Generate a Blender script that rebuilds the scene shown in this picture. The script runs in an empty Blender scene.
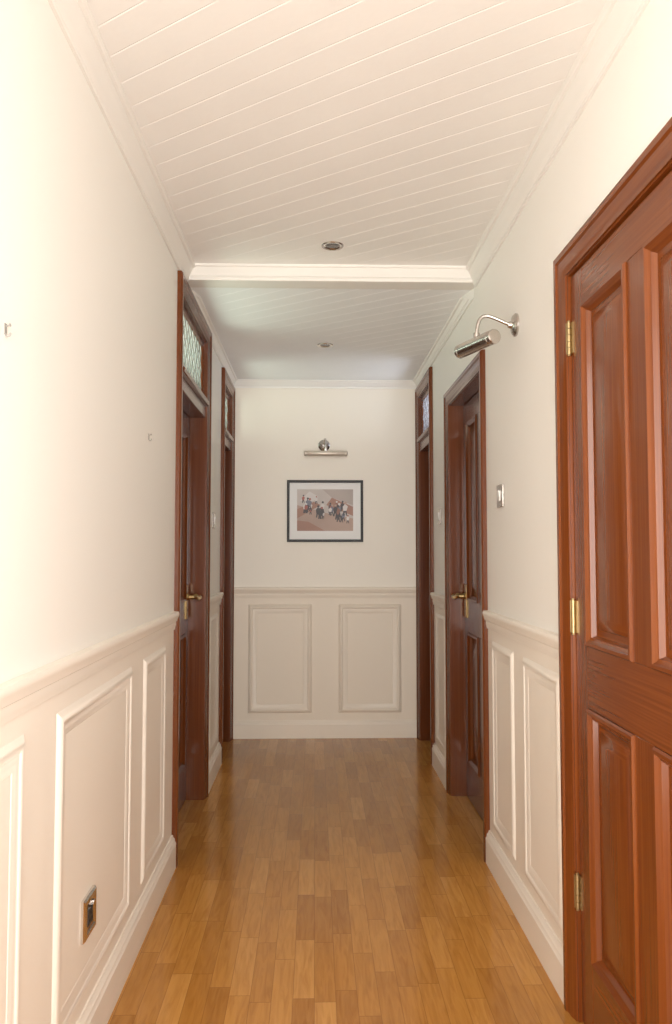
import bpy, bmesh, math, random
from mathutils import Vector
random.seed(4)
S = bpy.context.scene
C = S.collection
S.view_settings.view_transform = 'Standard'
S.view_settings.look = 'None'

# ------------------------------------------------------------------ dimensions (metres)
H = 1.245            # eye height
XL, XR, YE, YB = -0.565, 0.705, 5.306, -1.7
ZN, ZF = 2.495, 2.418 # near / far ceiling
YBEAM = 3.35

# ------------------------------------------------------------------ materials
def new_mat(name):
    m = bpy.data.materials.new(name); m.use_nodes = True
    nt = m.node_tree
    return m, nt, nt.nodes['Principled BSDF']
def N(nt, t, **kw):
    n = nt.nodes.new(t)
    for k, v in kw.items(): setattr(n, k, v)
    return n
def L(nt, a, b): nt.links.new(a, b)
def math_n(nt, op, a, b=None):
    n = N(nt, 'ShaderNodeMath', operation=op)
    for i, v in enumerate((a, b)):
        if v is None: continue
        if isinstance(v, (int, float)): n.inputs[i].default_value = v
        else: L(nt, v, n.inputs[i])
    return n.outputs[0]
def ramp(nt, fac, stops):
    r = N(nt, 'ShaderNodeValToRGB')
    el = r.color_ramp.elements
    while len(el) < len(stops): el.new(0.5)
    for e, (p, c) in zip(el, stops): e.position = p; e.color = (*c, 1)
    L(nt, fac, r.inputs[0]); return r.outputs[0]

def paint(name, col, rough=0.5, var=0.03, bump=0.02, scale=60):
    m, nt, b = new_mat(name)
    g = N(nt, 'ShaderNodeNewGeometry')
    n = N(nt, 'ShaderNodeTexNoise'); n.inputs['Scale'].default_value = 3; n.inputs['Detail'].default_value = 3
    L(nt, g.outputs['Position'], n.inputs['Vector'])
    c = ramp(nt, n.outputs['Fac'], [(0.3, tuple(x*(1-var) for x in col)), (0.7, col)])
    L(nt, c, b.inputs['Base Color'])
    n2 = N(nt, 'ShaderNodeTexNoise'); n2.inputs['Scale'].default_value = scale
    L(nt, g.outputs['Position'], n2.inputs['Vector'])
    bp = N(nt, 'ShaderNodeBump'); bp.inputs['Strength'].default_value = bump; bp.inputs['Distance'].default_value = 0.01
    L(nt, n2.outputs['Fac'], bp.inputs['Height']); L(nt, bp.outputs[0], b.inputs['Normal'])
    b.inputs['Roughness'].default_value = rough
    return m

def wall_mat(name, low, high):
    m, nt, b = new_mat(name)
    g = N(nt, 'ShaderNodeNewGeometry')
    sx = N(nt, 'ShaderNodeSeparateXYZ'); L(nt, g.outputs['Position'], sx.inputs[0])
    f = math_n(nt, 'GREATER_THAN', sx.outputs['Z'], 0.97)
    mx = N(nt, 'ShaderNodeMix', data_type='RGBA')
    L(nt, f, mx.inputs['Factor'])
    mx.inputs['A'].default_value = (*low, 1)
    mx.inputs['B'].default_value = (*high, 1)
    L(nt, mx.outputs['Result'], b.inputs['Base Color'])
    n2 = N(nt, 'ShaderNodeTexNoise'); n2.inputs['Scale'].default_value = 45
    L(nt, g.outputs['Position'], n2.inputs['Vector'])
    bp = N(nt, 'ShaderNodeBump'); bp.inputs['Strength'].default_value = 0.03; bp.inputs['Distance'].default_value = 0.01
    L(nt, n2.outputs['Fac'], bp.inputs['Height']); L(nt, bp.outputs[0], b.inputs['Normal'])
    b.inputs['Roughness'].default_value = 0.5
    return m

def wood(name, vertical=True, tone=1.0):
    m, nt, b = new_mat(name)
    g = N(nt, 'ShaderNodeNewGeometry')
    mp = N(nt, 'ShaderNodeMapping')
    mp.inputs['Scale'].default_value = (110, 110, 1.6) if vertical else (110, 1.6, 110)
    L(nt, g.outputs['Position'], mp.inputs[0])
    n = N(nt, 'ShaderNodeTexNoise'); n.inputs['Scale'].default_value = 1.4; n.inputs['Detail'].default_value = 5
    n.inputs['Distortion'].default_value = 0.1
    L(nt, mp.outputs[0], n.inputs['Vector'])
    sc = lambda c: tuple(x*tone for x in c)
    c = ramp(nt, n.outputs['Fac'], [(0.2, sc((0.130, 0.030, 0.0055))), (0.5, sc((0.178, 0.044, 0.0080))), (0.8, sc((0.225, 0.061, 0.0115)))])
    L(nt, c, b.inputs['Base Color'])
    b.inputs['Roughness'].default_value = 0.24
    b.inputs['Specular IOR Level'].default_value = 0.35
    b.inputs['Coat Weight'].default_value = 0.2
    b.inputs['Coat Roughness'].default_value = 0.1
    return m

def floor_mat():
    m, nt, b = new_mat('oak_strip_floor')
    g = N(nt, 'ShaderNodeNewGeometry')
    s = N(nt, 'ShaderNodeSeparateXYZ'); L(nt, g.outputs['Position'], s.inputs[0])
    u = math_n(nt, 'DIVIDE', s.outputs['X'], 0.060)
    col = math_n(nt, 'FLOOR', u)
    fu = math_n(nt, 'FRACT', u)
    w1 = N(nt, 'ShaderNodeTexWhiteNoise', noise_dimensions='1D'); L(nt, col, w1.inputs['W'])
    v = math_n(nt, 'ADD', math_n(nt, 'DIVIDE', s.outputs['Y'], 0.33), math_n(nt, 'MULTIPLY', w1.outputs['Value'], 7.3))
    row = math_n(nt, 'FLOOR', v)
    fv = math_n(nt, 'FRACT', v)
    cb = N(nt, 'ShaderNodeCombineXYZ'); L(nt, col, cb.inputs[0]); L(nt, row, cb.inputs[1])
    w2 = N(nt, 'ShaderNodeTexWhiteNoise', noise_dimensions='2D'); L(nt, cb.outputs[0], w2.inputs['Vector'])
    base = ramp(nt, w2.outputs['Value'], [(0.0, (0.43, 0.188, 0.038)), (0.45, (0.505, 0.232, 0.049)), (0.8, (0.555, 0.264, 0.060)), (1.0, (0.615, 0.31, 0.083))])
    mp = N(nt, 'ShaderNodeMapping'); mp.inputs['Scale'].default_value = (60, 6, 1)
    ad = N(nt, 'ShaderNodeVectorMath', operation='ADD')
    sc = N(nt, 'ShaderNodeVectorMath', operation='SCALE'); sc.inputs['Scale'].default_value = 3.7
    L(nt, cb.outputs[0], sc.inputs[0]); L(nt, g.outputs['Position'], mp.inputs[0])
    L(nt, mp.outputs[0], ad.inputs[0]); L(nt, sc.outputs[0], ad.inputs[1])
    n = N(nt, 'ShaderNodeTexNoise'); n.inputs['Scale'].default_value = 1.0; n.inputs['Detail'].default_value = 6
    n.inputs['Distortion'].default_value = 1.0
    L(nt, ad.outputs[0], n.inputs['Vector'])
    gr = ramp(nt, n.outputs['Fac'], [(0.25, (0.77, 0.70, 0.62)), (0.6, (1, 1, 1))])
    mx = N(nt, 'ShaderNodeMix', data_type='RGBA', blend_type='MULTIPLY'); mx.inputs['Factor'].default_value = 1
    L(nt, base, mx.inputs['A']); L(nt, gr, mx.inputs['B'])
    eu = math_n(nt, 'MINIMUM', fu, math_n(nt, 'SUBTRACT', 1.0, fu))
    ev = math_n(nt, 'MINIMUM', fv, math_n(nt, 'SUBTRACT', 1.0, fv))
    su = math_n(nt, 'LESS_THAN', eu, 0.016)
    sv = math_n(nt, 'LESS_THAN', ev, 0.004)
    seam = math_n(nt, 'MAXIMUM', su, sv)
    mx2 = N(nt, 'ShaderNodeMix', data_type='RGBA')
    L(nt, math_n(nt, 'MULTIPLY', seam, 0.45), mx2.inputs['Factor'])
    L(nt, mx.outputs['Result'], mx2.inputs['A']); mx2.inputs['B'].default_value = (0.17, 0.065, 0.013, 1)
    L(nt, mx2.outputs['Result'], b.inputs['Base Color'])
    b.inputs['Roughness'].default_value = 0.17
    b.inputs['Specular IOR Level'].default_value = 0.36
    b.inputs['Coat Weight'].default_value = 0.08; b.inputs['Coat Roughness'].default_value = 0.06
    bp = N(nt, 'ShaderNodeBump'); bp.inputs['Strength'].default_value = 0.15; bp.inputs['Distance'].default_value = 0.002
    bp.invert = True
    L(nt, seam, bp.inputs['Height']); L(nt, bp.outputs[0], b.inputs['Normal'])
    return m

def metal(name, col, rough, metallic=1.0):
    m, nt, b = new_mat(name)
    g = N(nt, 'ShaderNodeNewGeometry')
    n = N(nt, 'ShaderNodeTexNoise'); n.inputs['Scale'].default_value = 40
    L(nt, g.outputs['Position'], n.inputs['Vector'])
    L(nt, ramp(nt, n.outputs['Fac'], [(0.3, tuple(x*0.9 for x in col)), (0.7, col)]), b.inputs['Base Color'])
    b.inputs['Metallic'].default_value = metallic; b.inputs['Roughness'].default_value = rough
    return m

def glass_mat(name, a, c, scale):
    m, nt, b = new_mat(name)
    nt.nodes.remove(b)
    out = nt.nodes['Material Output']
    g = N(nt, 'ShaderNodeNewGeometry')
    v = N(nt, 'ShaderNodeTexVoronoi'); v.inputs['Scale'].default_value = scale
    L(nt, g.outputs['Position'], v.inputs['Vector'])
    col = ramp(nt, v.outputs['Distance'], [(0.1, a), (0.75, c)])
    dk = N(nt, 'ShaderNodeVectorMath', operation='SCALE'); dk.inputs['Scale'].default_value = 0.34
    L(nt, col, dk.inputs[0])
    t = N(nt, 'ShaderNodeBsdfTranslucent'); L(nt, dk.outputs[0], t.inputs[0])
    tr = N(nt, 'ShaderNodeBsdfTransparent'); L(nt, col, tr.inputs[0])
    m0 = N(nt, 'ShaderNodeMixShader'); m0.inputs[0].default_value = 0.66
    L(nt, t.outputs[0], m0.inputs[1]); L(nt, tr.outputs[0], m0.inputs[2])
    gl = N(nt, 'ShaderNodeBsdfGlossy'); gl.inputs['Roughness'].default_value = 0.12
    bp = N(nt, 'ShaderNodeBump'); bp.inputs['Strength'].default_value = 0.4; bp.inputs['Distance'].default_value = 0.004
    L(nt, v.outputs['Distance'], bp.inputs['Height']); L(nt, bp.outputs[0], gl.inputs['Normal'])
    mx = N(nt, 'ShaderNodeMixShader'); mx.inputs[0].default_value = 0.05
    L(nt, m0.outputs[0], mx.inputs[1]); L(nt, gl.outputs[0], mx.inputs[2]); L(nt, mx.outputs[0], out.inputs[0])
    return m

WALL = wall_mat('wall_paint', (0.90, 0.825, 0.725), (0.91, 0.88, 0.82))
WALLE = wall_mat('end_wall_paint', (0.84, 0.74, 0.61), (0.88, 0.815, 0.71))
CREAM = paint('cream_gloss_trim', (0.90, 0.83, 0.735), 0.42)
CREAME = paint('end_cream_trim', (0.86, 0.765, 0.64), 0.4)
CROWN = paint('cream_crown', (0.87, 0.835, 0.78), 0.45)
BEAM = paint('cream_beam', (0.79, 0.75, 0.69), 0.5)  # cream darkened to hold down the frontal light on the beam face
CEIL = paint('ceiling_board_paint', (0.89, 0.855, 0.81), 0.45)
CEILF = paint('far_ceiling_brightened_paint', (0.92, 0.915, 0.91), 0.42)  # ceiling paint made lighter to brighten the dim far section
WV, WH = wood('mahogany_vertical_grain'), wood('mahogany_horizontal_grain', False)
WVD, WHD = wood('shaded_mahogany_vertical_grain', True, 0.72), wood('shaded_mahogany_horizontal_grain', False, 0.72)  # same mahogany with the shade of the recessed doors put into its colour
FLOOR = floor_mat()
BRASS = metal('brass', (0.66, 0.48, 0.22), 0.32)
OLDBRASS = metal('dull_brass', (0.46, 0.34, 0.17), 0.4)
NICKEL = metal('brushed_nickel', (0.60, 0.56, 0.52), 0.27)
SATIN = metal('satin_nickel', (0.66, 0.58, 0.49), 0.4, 0.4)
CHROME = metal('polished_chrome', (0.76, 0.73, 0.69), 0.18)
IRON = paint('dull_steel', (0.30, 0.28, 0.25), 0.5)
DARK = paint('dark_plastic', (0.03, 0.027, 0.025), 0.35)
WHITE = paint('white_plastic', (0.8, 0.78, 0.74), 0.35)
LAMPG = metal('lamp_face_grey', (0.24, 0.23, 0.22), 0.25, 0.6)
BLACK = paint('black_frame', (0.010, 0.008, 0.008), 0.5)
MOUNT = paint('mount_board', (0.86, 0.85, 0.83), 0.6)
GREEN = glass_mat('green_textured_glass', (0.36, 0.50, 0.40), (0.74, 0.86, 0.75), 42)
BLUE = glass_mat('blue_textured_glass', (0.42, 0.48, 0.60), (0.72, 0.79, 0.90), 42)
LEAD = metal('lead_came', (0.35, 0.36, 0.36), 0.5)

# ------------------------------------------------------------------ geometry helpers
def ml(s, d, z): return (XL + d, s, z)
def mr(s, d, z): return (XR - d, s, z)
def me(s, d, z): return (s, YE - d, z)
def mw(s, d, z): return (s, d, z)
MAPS = {'left': ml, 'right': mr, 'end': me}
ORIG = {}

class MB:
    def __init__(self, f=mw): self.v = []; self.f = []; self.mi = []; self.map = f
    def face(self, idx, mi=0): self.f.append(idx); self.mi.append(mi)
    def add(self, pts): 
        k = len(self.v); self.v += [self.map(*p) for p in pts]; return k
    def raw(self, pts):
        k = len(self.v); self.v += [tuple(p) for p in pts]; return k
    def box(self, s0, s1, d0, d1, z0, z1, mi=0):
        k = self.add([(s, d, z) for z in (z0, z1) for d in (d0, d1) for s in (s0, s1)])
        for q in ((0,1,3,2),(4,5,7,6),(0,1,5,4),(2,3,7,6),(0,2,6,4),(1,3,7,5)):
            self.face([k+i for i in q], mi)
    def run(self, prof, s0, s1, mi=0, ret0=0, ret1=0):   # prof: closed polygon of (d, z); ret: slanted return at an end (s shift per d)
        n = len(prof)
        a = self.add([(s0+d*ret0, d, z) for d, z in prof]); b = self.add([(s1-d*ret1, d, z) for d, z in prof])
        for i in range(n):
            j = (i+1) % n; self.face([a+i, a+j, b+j, b+i], mi)
        self.face([a+i for i in range(n)], mi); self.face([b+i for i in range(n)], mi)
    def ring(self, prof, s0, s1, z0, z1, cap=False, mi=0, mih=None):    # prof: (inset, d)
        ks = [self.add([(s0+u, d, z0+u), (s1-u, d, z0+u), (s1-u, d, z1-u), (s0+u, d, z1-u)]) for u, d in prof]
        for a, b in zip(ks, ks[1:]):
            for i in range(4):
                j = (i+1) % 4; self.face([a+i, a+j, b+j, b+i], mi if (i % 2 or mih is None) else mih)
        if cap: self.face([ks[-1]+i for i in range(4)], mi)
    def arch(self, prof, s0, s1, top, mi=0, mih=0):    # three-sided mitred architrave, prof: (inset, d) open
        ks = [self.add([(s0+u, d, 0), (s0+u, d, top-u), (s1-u, d, top-u), (s1-u, d, 0)]) for u, d in prof]
        n = len(ks)
        for q in range(n):
            a, b = ks[q], ks[(q+1) % n]
            for i in range(3):
                self.face([a+i, a+i+1, b+i+1, b+i], mih if i == 1 else mi)
        self.face([k for k in ks], mi); self.face([k+3 for k in ks], mi)
    def tube(self, pts, r, seg=14, mi=0):
        pts = [Vector(p) for p in pts]; rings = []
        rr = r if isinstance(r, (list, tuple)) else [r]*len(pts)
        ref = None
        for i, p in enumerate(pts):
            t = (pts[min(i+1, len(pts)-1)] - pts[max(i-1, 0)]).normalized()
            if ref is None:
                ref = Vector((0,0,1)) if abs(t.z) < 0.9 else Vector((1,0,0))
            a = (ref - t*ref.dot(t)).normalized(); ref = a
            b = t.cross(a)
            rings.append(self.raw([p + (a*math.cos(x) + b*math.sin(x))*rr[i] for x in [2*math.pi*k/seg for k in range(seg)]]))
        for a, b in zip(rings, rings[1:]):
            for k in range(seg):
                j = (k+1) % seg; self.face([a+k, a+j, b+j, b+k], mi)
        self.face([rings[0]+k for k in range(seg)], mi); self.face([rings[-1]+k for k in range(seg)], mi)
    def lathe(self, prof, o, axis, seg=32, mi=0, caps=True):      # prof: (radius, distance along axis)
        o = Vector(o); t = Vector(axis).normalized()
        a = t.orthogonal().normalized(); b = t.cross(a); rings = []
        for r, h in prof:
            rings.append(self.raw([o + t*h + (a*math.cos(x)+b*math.sin(x))*max(r, 1e-4) for x in [2*math.pi*k/seg for k in range(seg)]]))
        for p, q in zip(rings, rings[1:]):
            for k in range(seg):
                j = (k+1) % seg; self.face([p+k, p+j, q+j, q+k], mi)
        if caps:
            self.face([rings[0]+k for k in range(seg)], mi); self.face([rings[-1]+k for k in range(seg)], mi)
    def build(self, name, mats, parent=None, bevel=0, smooth=True):
        if not isinstance(mats, (list, tuple)): mats = [mats]
        if parent is not None: o0 = ORIG[parent]
        else:
            xs, ys, zs = zip(*self.v)
            o0 = Vector(((min(xs)+max(xs))/2, (min(ys)+max(ys))/2, min(zs)))
        me_ = bpy.data.meshes.new(name)
        me_.from_pydata([tuple(Vector(p) - o0) for p in self.v], [], self.f)
        for m in mats: me_.materials.append(m)
        for p, i in zip(me_.polygons, self.mi): p.material_index = i
        bm = bmesh.new(); bm.from_mesh(me_)
        bmesh.ops.recalc_face_normals(bm, faces=bm.faces[:]); bm.to_mesh(me_); bm.free()
        if smooth:
            for p in me_.polygons: p.use_smooth = True
            me_.set_sharp_from_angle(angle=math.radians(32))
        ob = bpy.data.objects.new(name, me_); C.objects.link(ob)
        if parent is not None: ob.parent = parent
        else: ob.location = o0
        ORIG[ob] = o0
        if bevel:
            bv = ob.modifiers.new('bevel', 'BEVEL'); bv.width = bevel; bv.segments = 2; bv.limit_method = 'ANGLE'
        return ob
def tag(o, label, cat, group=None, kind=None):
    o['label'] = label; o['category'] = cat
    if group: o['group'] = group
    if kind: o['kind'] = kind
    return o
def empty(name, loc):
    o = bpy.data.objects.new(name, None); C.objects.link(o); o.location = loc; o.empty_display_size = 0.05
    ORIG[o] = Vector(loc); return o
def struct(o, label, cat): return tag(o, label, cat, kind='structure')

# ------------------------------------------------------------------ door table
DOORS = {    # side, y0, y1, top of architrave, recess, transom, head height
 1: ('right', 1.17, 2.19, 2.085, 0.004, False, 2.01),
 2: ('right', 3.18, 4.11, 2.085, 0.070, False, 2.01),
 3: ('left', 3.16, 4.08, 2.398, 0.080, True, 1.935),
 4: ('left', 4.67, 5.285, 2.358, 0.080, True, 1.92),
 5: ('right', 4.62, 5.285, 2.358, 0.075, True, 1.92),
}
RT = 0.010   # recess of the transom lights
def openings(side): return sorted((d[1], d[2], d[3]) for d in DOORS.values() if d[0] == side)

# ------------------------------------------------------------------ shell
for side in ('left', 'right'):
    b = MB(MAPS[side]); y = YB
    for (y0, y1, top) in openings(side):
        b.box(y, y0+0.045, -0.16, 0, 0, 2.62)
        b.box(y0+0.045, y1-0.045, -0.16, 0, top-0.045, 2.62)
        y = y1-0.045
    b.box(y, YE+0.12, -0.16, 0, 0, 2.62)
    struct(b.build('wall_'+side, WALL, smooth=False), f'{side} corridor wall, cream plaster above a panelled dado', 'wall')
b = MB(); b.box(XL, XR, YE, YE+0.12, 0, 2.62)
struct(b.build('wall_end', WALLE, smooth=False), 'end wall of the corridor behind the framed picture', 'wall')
b = MB(); b.box(XL-0.16, XR+0.16, YB, YE+0.12, -0.08, 0)
struct(b.build('floor', FLOOR, smooth=False), 'glossy honey oak strip floor of the corridor', 'floor')

def ceiling(name, y0, y1, z, label, mat):
    bm = bmesh.new()
    vs = [bm.verts.new(p) for p in ((XL, y0, 0), (XR, y0, 0), (XR, y1, 0), (XL, y1, 0))]
    bm.faces.new(vs)
    n = Vector((1, 1.42, 0)).normalized(); w = 0.091
    lo = min(n.dot(v.co) for v in vs); hi = max(n.dot(v.co) for v in vs)
    for k in range(math.floor(lo/w), math.ceil(hi/w)+1):
        for e in (-0.0030, 0, 0.0030):
            bmesh.ops.bisect_plane(bm, geom=bm.verts[:]+bm.edges[:]+bm.faces[:], plane_co=n*(k*w+e), plane_no=n, dist=1e-5)
    for v in bm.verts:
        q = n.dot(v.co)/w
        if abs(q-round(q))*w < 5e-4: v.co.z += 0.0009
    bm.normal_update()
    for f in bm.faces:
        if f.normal.z > 0: f.normal_flip()
    r = bmesh.ops.create_cube(bm, size=1)
    for v in r['verts']:
        v.co = Vector(((XL+XR)/2 + v.co.x*(XR-XL), (y0+y1)/2 + v.co.y*(y1-y0), 0.05 + v.co.z*0.06))
    m = bpy.data.meshes.new(name); bm.to_mesh(m); bm.free(); m.materials.append(mat)
    o = bpy.data.objects.new(name, m); C.objects.link(o); o.location = (0, 0, z)
    struct(o, label, 'ceiling')
ceiling('ceiling', YB, YBEAM, ZN, 'near ceiling of diagonal cream tongue and groove boards', CEIL)
ceiling('ceiling', YBEAM+0.06, YE, ZF, 'lower far ceiling of diagonal boards beyond the beam', CEILF)

TR = [0]
def trim(b, mat, label, cat='moulding', bevel=0):
    TR[0] += 1
    return struct(b.build(f'trim_{TR[0]}', mat, bevel=bevel), label, cat)

# beam / step between the two ceilings
b = MB(lambda s, d, z: (s, YBEAM-d, z))
b.run([(-0.07, ZN+0.02), (0, ZN+0.02), (0, ZN), (0.016, ZN), (0.013, ZN-0.008), (0.006, ZN-0.012), (0.006, ZF+0.026), (0.012, ZF+0.022), (0.014, ZF+0.014), (0.010, ZF+0.005), (-0.05, ZF-0.001), (-0.07, ZF-0.001)], XL, XR)
trim(b, BEAM, 'cream moulded beam across the ceiling where its height steps down', 'beam')

def crown_prof(z, h, p):
    return [(0, z), (0, z-h), (0.008, z-h), (0.010, z-h+0.010), (0.014, z-h+0.014), (p*0.42, z-h*0.70), (p*0.55, z-h*0.45), (p*0.72, z-h*0.30), (p*0.72, z-h*0.22), (p*0.9, z-h*0.20), (p, z-h*0.10), (p, z)]
for side in ('left', 'right'):
    b = MB(MAPS[side]); b.run(crown_prof(ZN, 0.09, 0.045), YB, YBEAM)
    trim(b, CROWN, f'cream crown moulding along the {side} wall, near ceiling', 'cornice')
    b = MB(MAPS[side]); b.run(crown_prof(ZF, 0.046, 0.036), YBEAM+0.05, YE, ret0=4)
    trim(b, CROWN, f'cream crown moulding along the {side} wall, far lower ceiling', 'cornice')
b = MB(me); b.run(crown_prof(ZF, 0.052, 0.038), XL, XR)
trim(b, CROWN, 'cream crown moulding across the end wall', 'cornice')

# baseboards and chair rails
BASE = [(0, 0), (0.018, 0), (0.018, 0.098), (0.014, 0.104), (0.013, 0.113), (0.007, 0.12), (0.005, 0.128), (0, 0.128)]
RAIL = [(0, 0.935), (0.005, 0.935), (0.007, 0.947), (0.009, 0.954), (0.009, 0.966), (0.014, 0.970), (0.016, 0.978), (0.020, 0.988), (0.0218, 0.993), (0.0218, 1.000), (0.019, 1.006), (0, 1.008)]
def segs(side):
    out = []; y = YB
    for (y0, y1, t) in openings(side):
        if y0-y > 0.02: out.append((y, y0))
        y = y1
    return out
for side in ('left', 'right'):
    b = MB(MAPS[side])
    for a, c in segs(side): b.run(BASE, a, c)
    struct(b.build('baseboard_'+side, CREAM), f'cream baseboard at the foot of the {side} wall', 'baseboard')
    b = MB(MAPS[side])
    for a, c in segs(side): b.run(RAIL, a, c)
    trim(b, CREAM, f'cream chair rail along the {side} wall', 'chair rail')
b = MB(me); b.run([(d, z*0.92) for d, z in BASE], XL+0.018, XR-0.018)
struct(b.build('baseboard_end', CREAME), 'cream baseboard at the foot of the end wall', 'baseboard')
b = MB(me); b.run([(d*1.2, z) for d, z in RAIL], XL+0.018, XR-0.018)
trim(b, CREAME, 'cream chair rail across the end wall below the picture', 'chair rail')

PM = [(0, 0), (0.004, 0.003), (0.010, 0.0065), (0.016, 0.0095), (0.021, 0.0105), (0.026, 0.009), (0.030, 0.0055), (0.031, 0.005), (0.042, 0.005), (0.048, 0.003), (0.057, 0.0022), (0.060, 0)]
PANELS = [('left', 0.75, 1.55, 'nearest wide dado panel moulding on the left wall, cut by the frame edge'),
          ('left', 1.745, 2.44, 'wide dado panel moulding on the left wall around the socket'),
          ('left', 2.61, 2.98, 'narrow dado panel moulding on the left wall before the first left door'),
          ('left', 4.20, 4.56, 'small dado panel moulding on the left wall between the two left doors'),
          ('right', 2.235, 2.64, 'wider dado panel moulding on the right wall beside the near hinged door'),
          ('right', 2.77, 3.10, 'narrower dado panel moulding on the right wall beside the middle door'),
          ('right', 4.21, 4.53, 'small dado panel moulding on the right wall between middle and far doors'),
          ('end', -0.449, -0.02, 'left dado panel moulding on the end wall'),
          ('end', 0.16, 0.585, 'right dado panel moulding on the end wall')]
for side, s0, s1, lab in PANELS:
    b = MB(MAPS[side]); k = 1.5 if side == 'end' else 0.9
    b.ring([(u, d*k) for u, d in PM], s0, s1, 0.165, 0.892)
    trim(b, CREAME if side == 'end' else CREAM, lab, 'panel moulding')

# ------------------------------------------------------------------ doors
ARCH = [(0, -0.0), (0, 0.016), (0.006, 0.022), (0.022, 0.022), (0.028, 0.017), (0.052, 0.015), (0.060, 0.011), (0.070, 0.009), (0.070, 0.0)]
def make_door(n, label, handle=None, hinges=None, glass=None, mats=(None, None)):
    side, y0, y1, top, r, tr, head = DOORS[n]
    M = MAPS[side]
    wv, wh = mats
    root = empty(f'door_{n}', M((y0+y1)/2, -r, 0))
    struct(root, label, 'door')
    i0, i1 = y0+0.075, y1-0.075
    b = MB(M)
    b.arch(ARCH, y0, y1, top, 0, 1)
    b.box(y0+0.045, i0, -0.16, 0.004, 0, top-0.045)
    b.box(i1, y1-0.045, -0.16, 0.004, 0, top-0.045)
    b.box(i0, i1, -0.16, 0.004, top-0.075, top-0.045, 1)
    b.box(i0, i0+0.012, -0.16, -r-0.044, 0, head)
    b.box(i1-0.012, i1, -0.16, -r-0.044, 0, head)
    b.box(i0, i1, -0.16, -r-0.044, head-0.012, head, 1)
    b.build('door_frame', [wv, wh], root)
    if tr:
        b = MB(M); b.box(i0, i1, -r-0.05, 0.0, head, head+0.085, 1)
        b.run([(0.0, head+0.085), (0.0, head+0.055), (0.018, head+0.062), (0.022, head+0.08), (0.012, head+0.088)], i0, i1, 1)
        b.build('transom_bar', [wv, wh], root, bevel=0.003)
        z0, z1 = head+0.089, top-0.076
        b = MB(M)
        b.ring([(0, -RT-0.03), (0, -RT), (0.018, -RT), (0.024, -RT-0.006), (0.024, -RT-0.03)], i0+0.001, i1-0.001, z0, z1, False, 0, 1)
        sash = b.build('transom_sash', [wv, wh], root)
        b = MB(M); k = b.add([(i0+0.023, -RT-0.012, z0+0.023), (i1-0.023, -RT-0.012, z0+0.023), (i1-0.023, -RT-0.012, z1-0.023), (i0+0.023, -RT-0.012, z1-0.023)]); b.face([k, k+1, k+2, k+3])
        b.build('transom_pane', glass, sash)
        b = MB(M); p0, p1, q0, q1 = i0+0.025, i1-0.025, z0+0.025, z1-0.025
        st = 0.085; ln = []
        k = -int((q1-q0)/st)-2
        while p0 + k*st < p1:
            for sgn in (1, -1):
                a0 = p0+k*st if sgn > 0 else p0+k*st+(q1-q0)
                zz = []
                for sv in (p0, p1): zz.append(q0 + (sv-a0)*sgn)
                zl, zh = max(q0, min(zz)), min(q1, max(zz))
                if zh-zl > 0.01: ln.append(((a0+sgn*(zl-q0), zl), (a0+sgn*(zh-q0), zh)))
            k += 1
        for (s_a, z_a), (s_b, z_b) in ln:
            b.tube([M(s_a, -RT-0.010, z_a), M(s_b, -RT-0.010, z_b)], 0.0014, 6)
        b.build('leading', LEAD, sash)
    l0, l1, lt = i0+0.003, i1-0.003, (head if tr else top-0.075)-0.004
    w = l1-l0; sw = 0.085 if w > 0.6 else 0.07; mw_ = 0.10 if w > 0.6 else 0.07
    lb = 0.006; mid = (l0+l1)/2; f0, f1 = -r-0.04, -r
    rails = [(lb, 0.19), (0.84, 1.0), (lt-0.10, lt)]
    b = MB(M)
    b.box(l0+0.03, l1-0.03, f0+0.008, f1-0.02, lb+0.03, lt-0.03)
    for s_a, s_b in ((l0, l0+sw), (l1-sw, l1)): b.box(s_a, s_b, f0, f1, lb, lt)
    for z_a, z_b in rails: b.box(l0+sw, l1-sw, f0, f1, z_a, z_b, 1)
    for (z_a, z_b) in ((0.19, 0.84), (1.0, lt-0.10)): b.box(mid-mw_/2, mid+mw_/2, f0, f1, z_a, z_b)
    leaf = b.build('door_leaf', [wv, wh], root, bevel=0.0015)
    pw = mid-mw_/2-l0-sw; k = min(1.0, pw/0.22)
    for (s_a, s_b) in ((l0+sw, mid-mw_/2), (mid+mw_/2, l1-sw)):
        for (z_a, z_b) in ((0.19, 0.84), (1.0, lt-0.10)):
            b = MB(M)
            b.ring([(u*k, f1+d) for u, d in ((0.0, -0.019), (0.0, 0.003), (0.004, 0.008), (0.012, 0.008), (0.018, 0.001), (0.024, -0.002), (0.030, -0.014), (0.046, -0.014), (0.050, -0.011), (0.078, -0.004))], s_a, s_b, z_a, z_b, True, 0, 1)
            b.build('raised_panel', [wv, wh], leaf)
    if handle:
        hs, hz, dr = handle          # position along wall, height, direction of lever
        b = MB(M); b.box(hs-0.022, hs+0.022, f1-0.001, f1+0.007, hz-0.11, hz+0.06)
        hd = b.build('door_handle', BRASS, root, bevel=0.003)
        b = MB(M)
        nrm = Vector(M(0, 1, 0)) - Vector(M(0, 0, 0))
        b.lathe([(0.018, 0), (0.018, 0.004), (0.013, 0.010), (0.011, 0.045), (0.0115, 0.06)], M(hs, f1+0.006, hz), nrm, 20)
        b.tube([M(hs, f1+0.060, hz), M(hs+dr*0.02, f1+0.070, hz), M(hs+dr*0.06, f1+0.070, hz-0.004), M(hs+dr*0.095, f1+0.066, hz+0.004), M(hs+dr*0.115, f1+0.066, hz+0.014)],
               [0.012, 0.012, 0.011, 0.010, 0.009], 14)
        b.build('lever', BRASS, hd)
        b = MB(M); b.lathe([(0.005, 0), (0.005, 0.0015)], M(hs, f1+0.0065, hz-0.065), nrm, 16)
        b.build('keyhole', DARK, hd)
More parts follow.
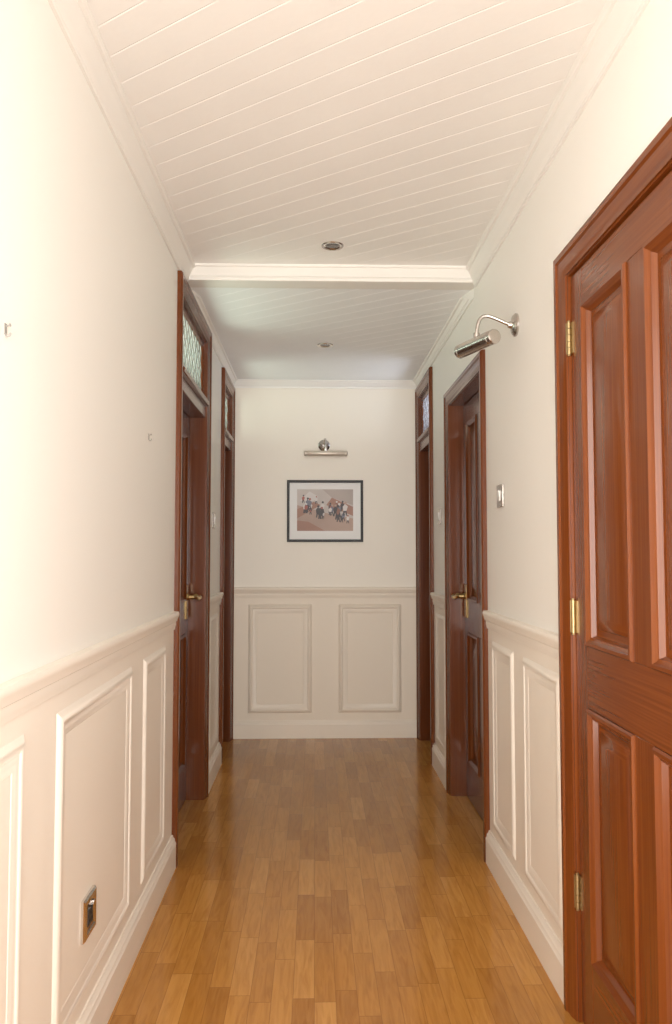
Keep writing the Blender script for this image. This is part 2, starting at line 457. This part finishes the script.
    if hinges:
        for hz in hinges:
            b = MB(M); s = i1-0.0015
            b.box(s-0.018, s-0.002, f1-0.001, f1+0.0025, hz-0.043, hz+0.043)
            b.box(s+0.002, s+0.005, -0.001, 0.0105, hz-0.043, hz+0.043)
            for q in range(5):
                z_a = hz-0.045+q*0.018
                b.tube([M(s, f1+0.007, z_a+0.0006), M(s, f1+0.007, z_a+0.0174)], 0.0062, 12)
            for z_a in (hz-0.049, hz+0.045): b.tube([M(s, f1+0.007, z_a), M(s, f1+0.007, z_a+0.004)], 0.0046, 10)
            for z_a in (hz-0.03, hz, hz+0.03):
                b.lathe([(0.0035, 0), (0.003, 0.0015)], M(s-0.012, f1+0.002, z_a), Vector(M(0,1,0))-Vector(M(0,0,0)), 10)
            b.build('hinge', OLDBRASS, root)
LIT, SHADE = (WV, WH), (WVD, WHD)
make_door(1, 'nearest mahogany four panel door on the right with three brass hinges', hinges=(0.34, 1.07, 1.835), mats=LIT)
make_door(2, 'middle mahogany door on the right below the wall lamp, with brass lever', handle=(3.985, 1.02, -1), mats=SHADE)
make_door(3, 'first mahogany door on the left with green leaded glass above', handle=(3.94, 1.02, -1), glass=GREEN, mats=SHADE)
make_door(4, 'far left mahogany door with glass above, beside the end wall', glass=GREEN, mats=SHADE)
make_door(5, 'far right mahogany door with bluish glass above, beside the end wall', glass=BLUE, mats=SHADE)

# ------------------------------------------------------------------ downlights
def downlight(x, y, z, label):
    root = empty('ceiling_downlight', (x, y, z)); tag(root, label, 'ceiling light', 'recessed ceiling downlights')
    b = MB(); b.lathe([(0.046, 0.0), (0.046, -0.0020), (0.043, -0.0046), (0.036, -0.0050), (0.031, -0.0030), (0.028, -0.0006)], (x, y, z), (0,0,1), 40, caps=False)
    b.build('rim', CHROME, root)
    b = MB(); b.lathe([(0.0295, -0.0010), (0.028, -0.0012), (0.020, -0.0016), (0.005, -0.0018)], (x, y, z), (0,0,1), 36)
    b.build('lamp', LAMPG, root)
downlight(0.07, 3.125, ZN, 'round chrome downlight in the near ceiling just before the beam')
downlight(0.056, 4.37, ZF, 'round chrome downlight in the far ceiling beyond the beam')

# ------------------------------------------------------------------ picture lamps
def bez(p0, p1, p2, p3, n=14):
    P = [Vector(p) for p in (p0, p1, p2, p3)]
    return [P[0]*(1-t)**3 + P[1]*3*t*(1-t)**2 + P[2]*3*t*t*(1-t) + P[3]*t**3 for t in [i/n for i in range(n+1)]]
def picture_lamp(plate, nrm, mid, axis, length, rad, label, shade):
    root = empty('picture_lamp', plate); tag(root, label, 'wall lamp', 'nickel picture lamps')
    p = Vector(plate); n = Vector(nrm); m = Vector(mid); ax = Vector(axis).normalized()
    b = MB(); b.lathe([(0.040, 0), (0.040, 0.006), (0.033, 0.013), (0.014, 0.018), (0.010, 0.03)], p, n, 32)
    b.build('wall_plate', NICKEL, root)
    b = MB()
    up = Vector((0,0,1))
    s = p + n*0.02
    out = (m - p).dot(n)
    b.tube(bez(s, s + n*out*0.45 + up*0.02, m + up*0.15, m + up*(rad*0.6), 18), 0.0065, 12)
    b.lathe([(0.011, 0), (0.011, 0.02)], m + up*(rad-0.006), up, 16)
    b.build('arm', NICKEL, root)
    b = MB(); h = length/2
    b.lathe([(0.004, -h-0.006), (rad*0.6, -h-0.005), (rad*0.9, -h-0.003), (rad, -h), (rad, -h+0.012), (rad*0.94, -h+0.014), (rad*0.94, -h+0.018), (rad, -h+0.02), (rad, h-0.02), (rad*0.94, h-0.018), (rad*0.94, h-0.014), (rad, h-0.012), (rad, h), (rad*0.9, h+0.003), (rad*0.6, h+0.005), (0.004, h+0.006)], m, ax, 28)
    b.build('lamp_shade', shade, root)
picture_lamp((XR, 2.68, 2.04), (-1, 0, 0), (0.565, 2.685, 1.972), (-0.36, 0.93, 0), 0.22, 0.025, 'nickel picture lamp on the right wall between near and middle doors', NICKEL)
picture_lamp((0.061, YE, 1.972), (0, -1, 0), (0.071, YE-0.13, 1.902), (1, 0, 0), 0.28, 0.018, 'nickel picture lamp on the end wall above the framed picture', SATIN)

# ------------------------------------------------------------------ framed picture
px0, px1, pz0, pz1 = -0.19, 0.327, 1.313, 1.733
root = empty('framed_picture', ((px0+px1)/2, YE, pz0)); tag(root, 'black framed print of racing figures hanging on the end wall', 'picture')
b = MB(me); b.ring([(0, 0), (0, 0.02), (0.004, 0.023), (0.013, 0.023), (0.017, 0.018), (0.017, 0.010)], px0, px1, pz0, pz1)
b.box(px0+0.004, px1-0.004, 0.001, 0.006, pz0+0.004, pz1-0.004)
b.build('picture_frame', BLACK, root)
b = MB(me); b.box(px0+0.014, px1-0.014, 0.006, 0.010, pz0+0.014, pz1-0.014)
b.build('mount', MOUNT, root)
cols = [(0.50, 0.42, 0.38), (0.62, 0.55, 0.51), (0.42, 0.22, 0.16), (0.30, 0.14, 0.10), (0.07, 0.06, 0.065), (0.75, 0.70, 0.67), (0.42, 0.12, 0.09), (0.20, 0.20, 0.25), (0.50, 0.35, 0.28)]
pmats = [paint(f'print_ink_{i}', c, 0.5, 0.25) for i, c in enumerate(cols)]
b = MB(me)
u0, u1, v0, v1 = px0+0.068, px1-0.068, pz0+0.075, pz1-0.062
def P(u, v): return (u0+(u1-u0)*u, v0+(v1-v0)*v)
def poly(pts, mi, lay):
    k = b.add([(P(u, v)[0], 0.0102+lay*0.0001, P(u, v)[1]) for u, v in pts]); b.face(list(range(k, k+len(pts))), mi)
poly([(0,0),(1,0),(1,1),(0,1)], 1, 0)
poly([(0,0),(1,0),(1,0.30),(0.55,0.42),(0,0.62)], 8, 1)
poly([(0.45,1),(1,1),(1,0.62),(0.62,0.80)], 0, 1)
poly([(0,0.30),(0.42,0.62),(0.30,0.70),(0,0.52)], 2, 2)
poly([(0.62,0.80),(1,0.58),(1,0.36),(0.52,0.62)], 2, 2)
poly([(0,0),(0.5,0),(0.2,0.22),(0,0.25)], 2, 2)
poly([(0.05,0.72),(0.22,0.95),(0.38,0.82),(0.30,0.72)], 5, 2)
rnd = random.Random(7)
for i in range(30):
    u = 0.10+0.84*rnd.random(); v = 0.66-0.32*u + 0.34*(rnd.random()-0.5)
    s = 0.04+0.05*rnd.random(); c = rnd.choice([4, 4, 5, 5, 6, 7, 5, 3]); l = 3+i*0.2
    poly([(u-0.4*s, v), (u-0.5*s, v+1.2*s), (u, v+2.0*s), (u+0.6*s, v+1.3*s), (u+0.3*s, v)], c, l)          # torso
    poly([(u-0.35*s, v), (u-0.5*s, v-1.4*s), (u-0.2*s, v-1.4*s), (u, v-0.2*s), (u+0.3*s, v-1.5*s), (u+0.5*s, v-1.4*s), (u+0.3*s, v)], 4, l)   # legs
    poly([(u+0.1*s+0.3*s*math.cos(t), v+2.3*s+0.4*s*math.sin(t)) for t in [k*math.pi/4 for k in range(8)]], rnd.choice([4, 6, 5, 8]), l+0.1)
b.build('print', pmats, root, smooth=False)

# ------------------------------------------------------------------ switches, socket, hooks
def switch(side, s, z, label):
    M = MAPS[side]; root = empty('light_switch', M(s, 0, z-0.043)); tag(root, label, 'switch', 'chrome light switches')
    b = MB(M); b.box(s-0.043, s+0.043, 0, 0.010, z-0.043, z+0.043); b.build('switch_plate', NICKEL, root, bevel=0.003)
    b = MB(M); b.run([(0.0095, z-0.02), (0.012, z-0.02), (0.017, z+0.02), (0.0095, z+0.02)], s-0.013, s+0.013); b.build('rocker', WHITE, root, bevel=0.001)
switch('right', 2.92, 1.456, 'chrome light switch on the right wall beneath the wall lamp')
switch('right', 4.36, 1.446, 'chrome light switch on the right wall between middle and far doors')
switch('left', 4.33, 1.418, 'chrome light switch on the left wall between the two left doors')

zc = 0.348; sc_ = 2.00; hw = 0.050
root = empty('wall_socket', ml(sc_, 0, zc-hw)); tag(root, 'chrome wall socket inside the wide dado panel on the left wall', 'socket')
b = MB(ml)
b.ring([(0, 0), (0, 0.006), (0.004, 0.011), (0.014, 0.012), (0.018, 0.009), (0.020, 0.008)], sc_-hw, sc_+hw, zc-hw, zc+hw, True); b.build('socket_plate', CHROME, root)
b = MB(ml); b.box(sc_-0.020, sc_+0.020, 0.007, 0.0105, zc-0.024, zc+0.016); ins = b.build('socket_insert', DARK, root, bevel=0.003)
b = MB(ml)
b.box(sc_-0.004, sc_+0.004, 0.0105, 0.0115, zc+0.000, zc+0.011)
b.box(sc_-0.015, sc_-0.007, 0.0105, 0.0115, zc-0.014, zc-0.008); b.box(sc_+0.007, sc_+0.015, 0.0105, 0.0115, zc-0.014, zc-0.008)
b.build('pin_hole', BLACK, ins)
b = MB(ml); b.box(sc_+0.008, sc_+0.020, 0.007, 0.015, zc+0.018, zc+0.029); b.build('rocker', CHROME, root, bevel=0.001)

def hook(s, z, label):
    root = empty('picture_hook', ml(s, 0, z-0.012)); tag(root, label, 'picture hook', 'bare hooks on the left wall')
    b = MB(ml); b.box(s-0.005, s+0.005, 0, 0.0018, z-0.010, z+0.011); b.build('back_plate', IRON, root, bevel=0.0006)
    b = MB(ml); b.tube([ml(s, 0.0012, z-0.009), ml(s, 0.004, z-0.013), ml(s, 0.008, z-0.012), ml(s, 0.010, z-0.006)], 0.0017, 8); b.build('hook', IRON, root)
    b = MB(ml); b.tube([ml(s, 0.0, z+0.005), ml(s, 0.008, z+0.008)], 0.0015, 8); b.lathe([(0.003, 0), (0.003, 0.002)], ml(s, 0.008, z+0.008), (1,0,0.3), 12); b.build('nail', IRON, root)
hook(1.418, 1.65, 'small metal picture hook on the left wall nearest the camera')
hook(2.647, 1.635, 'small metal picture hook on the left wall before the first left door')

# ------------------------------------------------------------------ light
w = bpy.data.worlds.new('World'); S.world = w; w.use_nodes = True
bg = w.node_tree.nodes['Background']; bg.inputs[0].default_value = (1.0, 0.98, 0.955, 1); bg.inputs[1].default_value = 0.95
def area(name, loc, rot, sx, sy, power, col, spread=180):
    l = bpy.data.lights.new(name, 'AREA'); l.shape = 'RECTANGLE'; l.size = sx; l.size_y = sy; l.energy = power; l.color = col
    l.spread = math.radians(spread)
    o = bpy.data.objects.new(name, l); C.objects.link(o); o.location = loc; o.rotation_euler = [math.radians(a) for a in rot]; return o
area('window_daylight', (0.07, -1.2, 1.35), (100, 0, 0), 1.1, 1.7, 28, (1.0, 0.975, 0.94))
area('far_fill_light', (0.07, -1.4, 1.25), (96, 0, 0), 1.1, 1.9, 16.5, (1.0, 0.98, 0.95), 80)  # added fill from behind the camera to brighten the far end
# daylight from an open doorway at right, added fill from the left
area('doorway_and_fill_light', (0.60, 0.25, 1.25), (90, 0, 42), 0.7, 1.9, 12, (1.0, 0.985, 0.96), 110)
area('doorway_and_fill_light', (-0.46, 0.25, 1.25), (90, 0, -36), 0.7, 1.9, 11.5, (1.0, 0.98, 0.945), 105)  # added fill lamp for the right wall, no doorway on this side
# daylight in the rooms behind the glazed transoms, slanting up through them
area('room_daylight', (XL-0.75, 3.62, 1.85), (112, 0, -90), 0.9, 0.9, 44, (0.97, 1.0, 0.97))
area('room_daylight', (XL-0.75, 4.98, 1.85), (112, 0, -90), 0.6, 0.9, 34, (0.98, 1.0, 0.98))
area('room_daylight', (XR+0.75, 4.95, 1.85), (112, 0, 90), 0.6, 0.9, 38, (0.96, 0.98, 1.0))

# ------------------------------------------------------------------ camera
cam = bpy.data.cameras.new('Camera'); co = bpy.data.objects.new('Camera', cam); C.objects.link(co)
cam.sensor_fit = 'VERTICAL'; cam.sensor_height = 36; cam.lens = 36*780/1024
co.location = (0, 0, H)
co.rotation_euler = Vector((21/780, 1, 40/780)).to_track_quat('-Z', 'Y').to_euler()
cam.clip_start = 0.01
S.camera = co
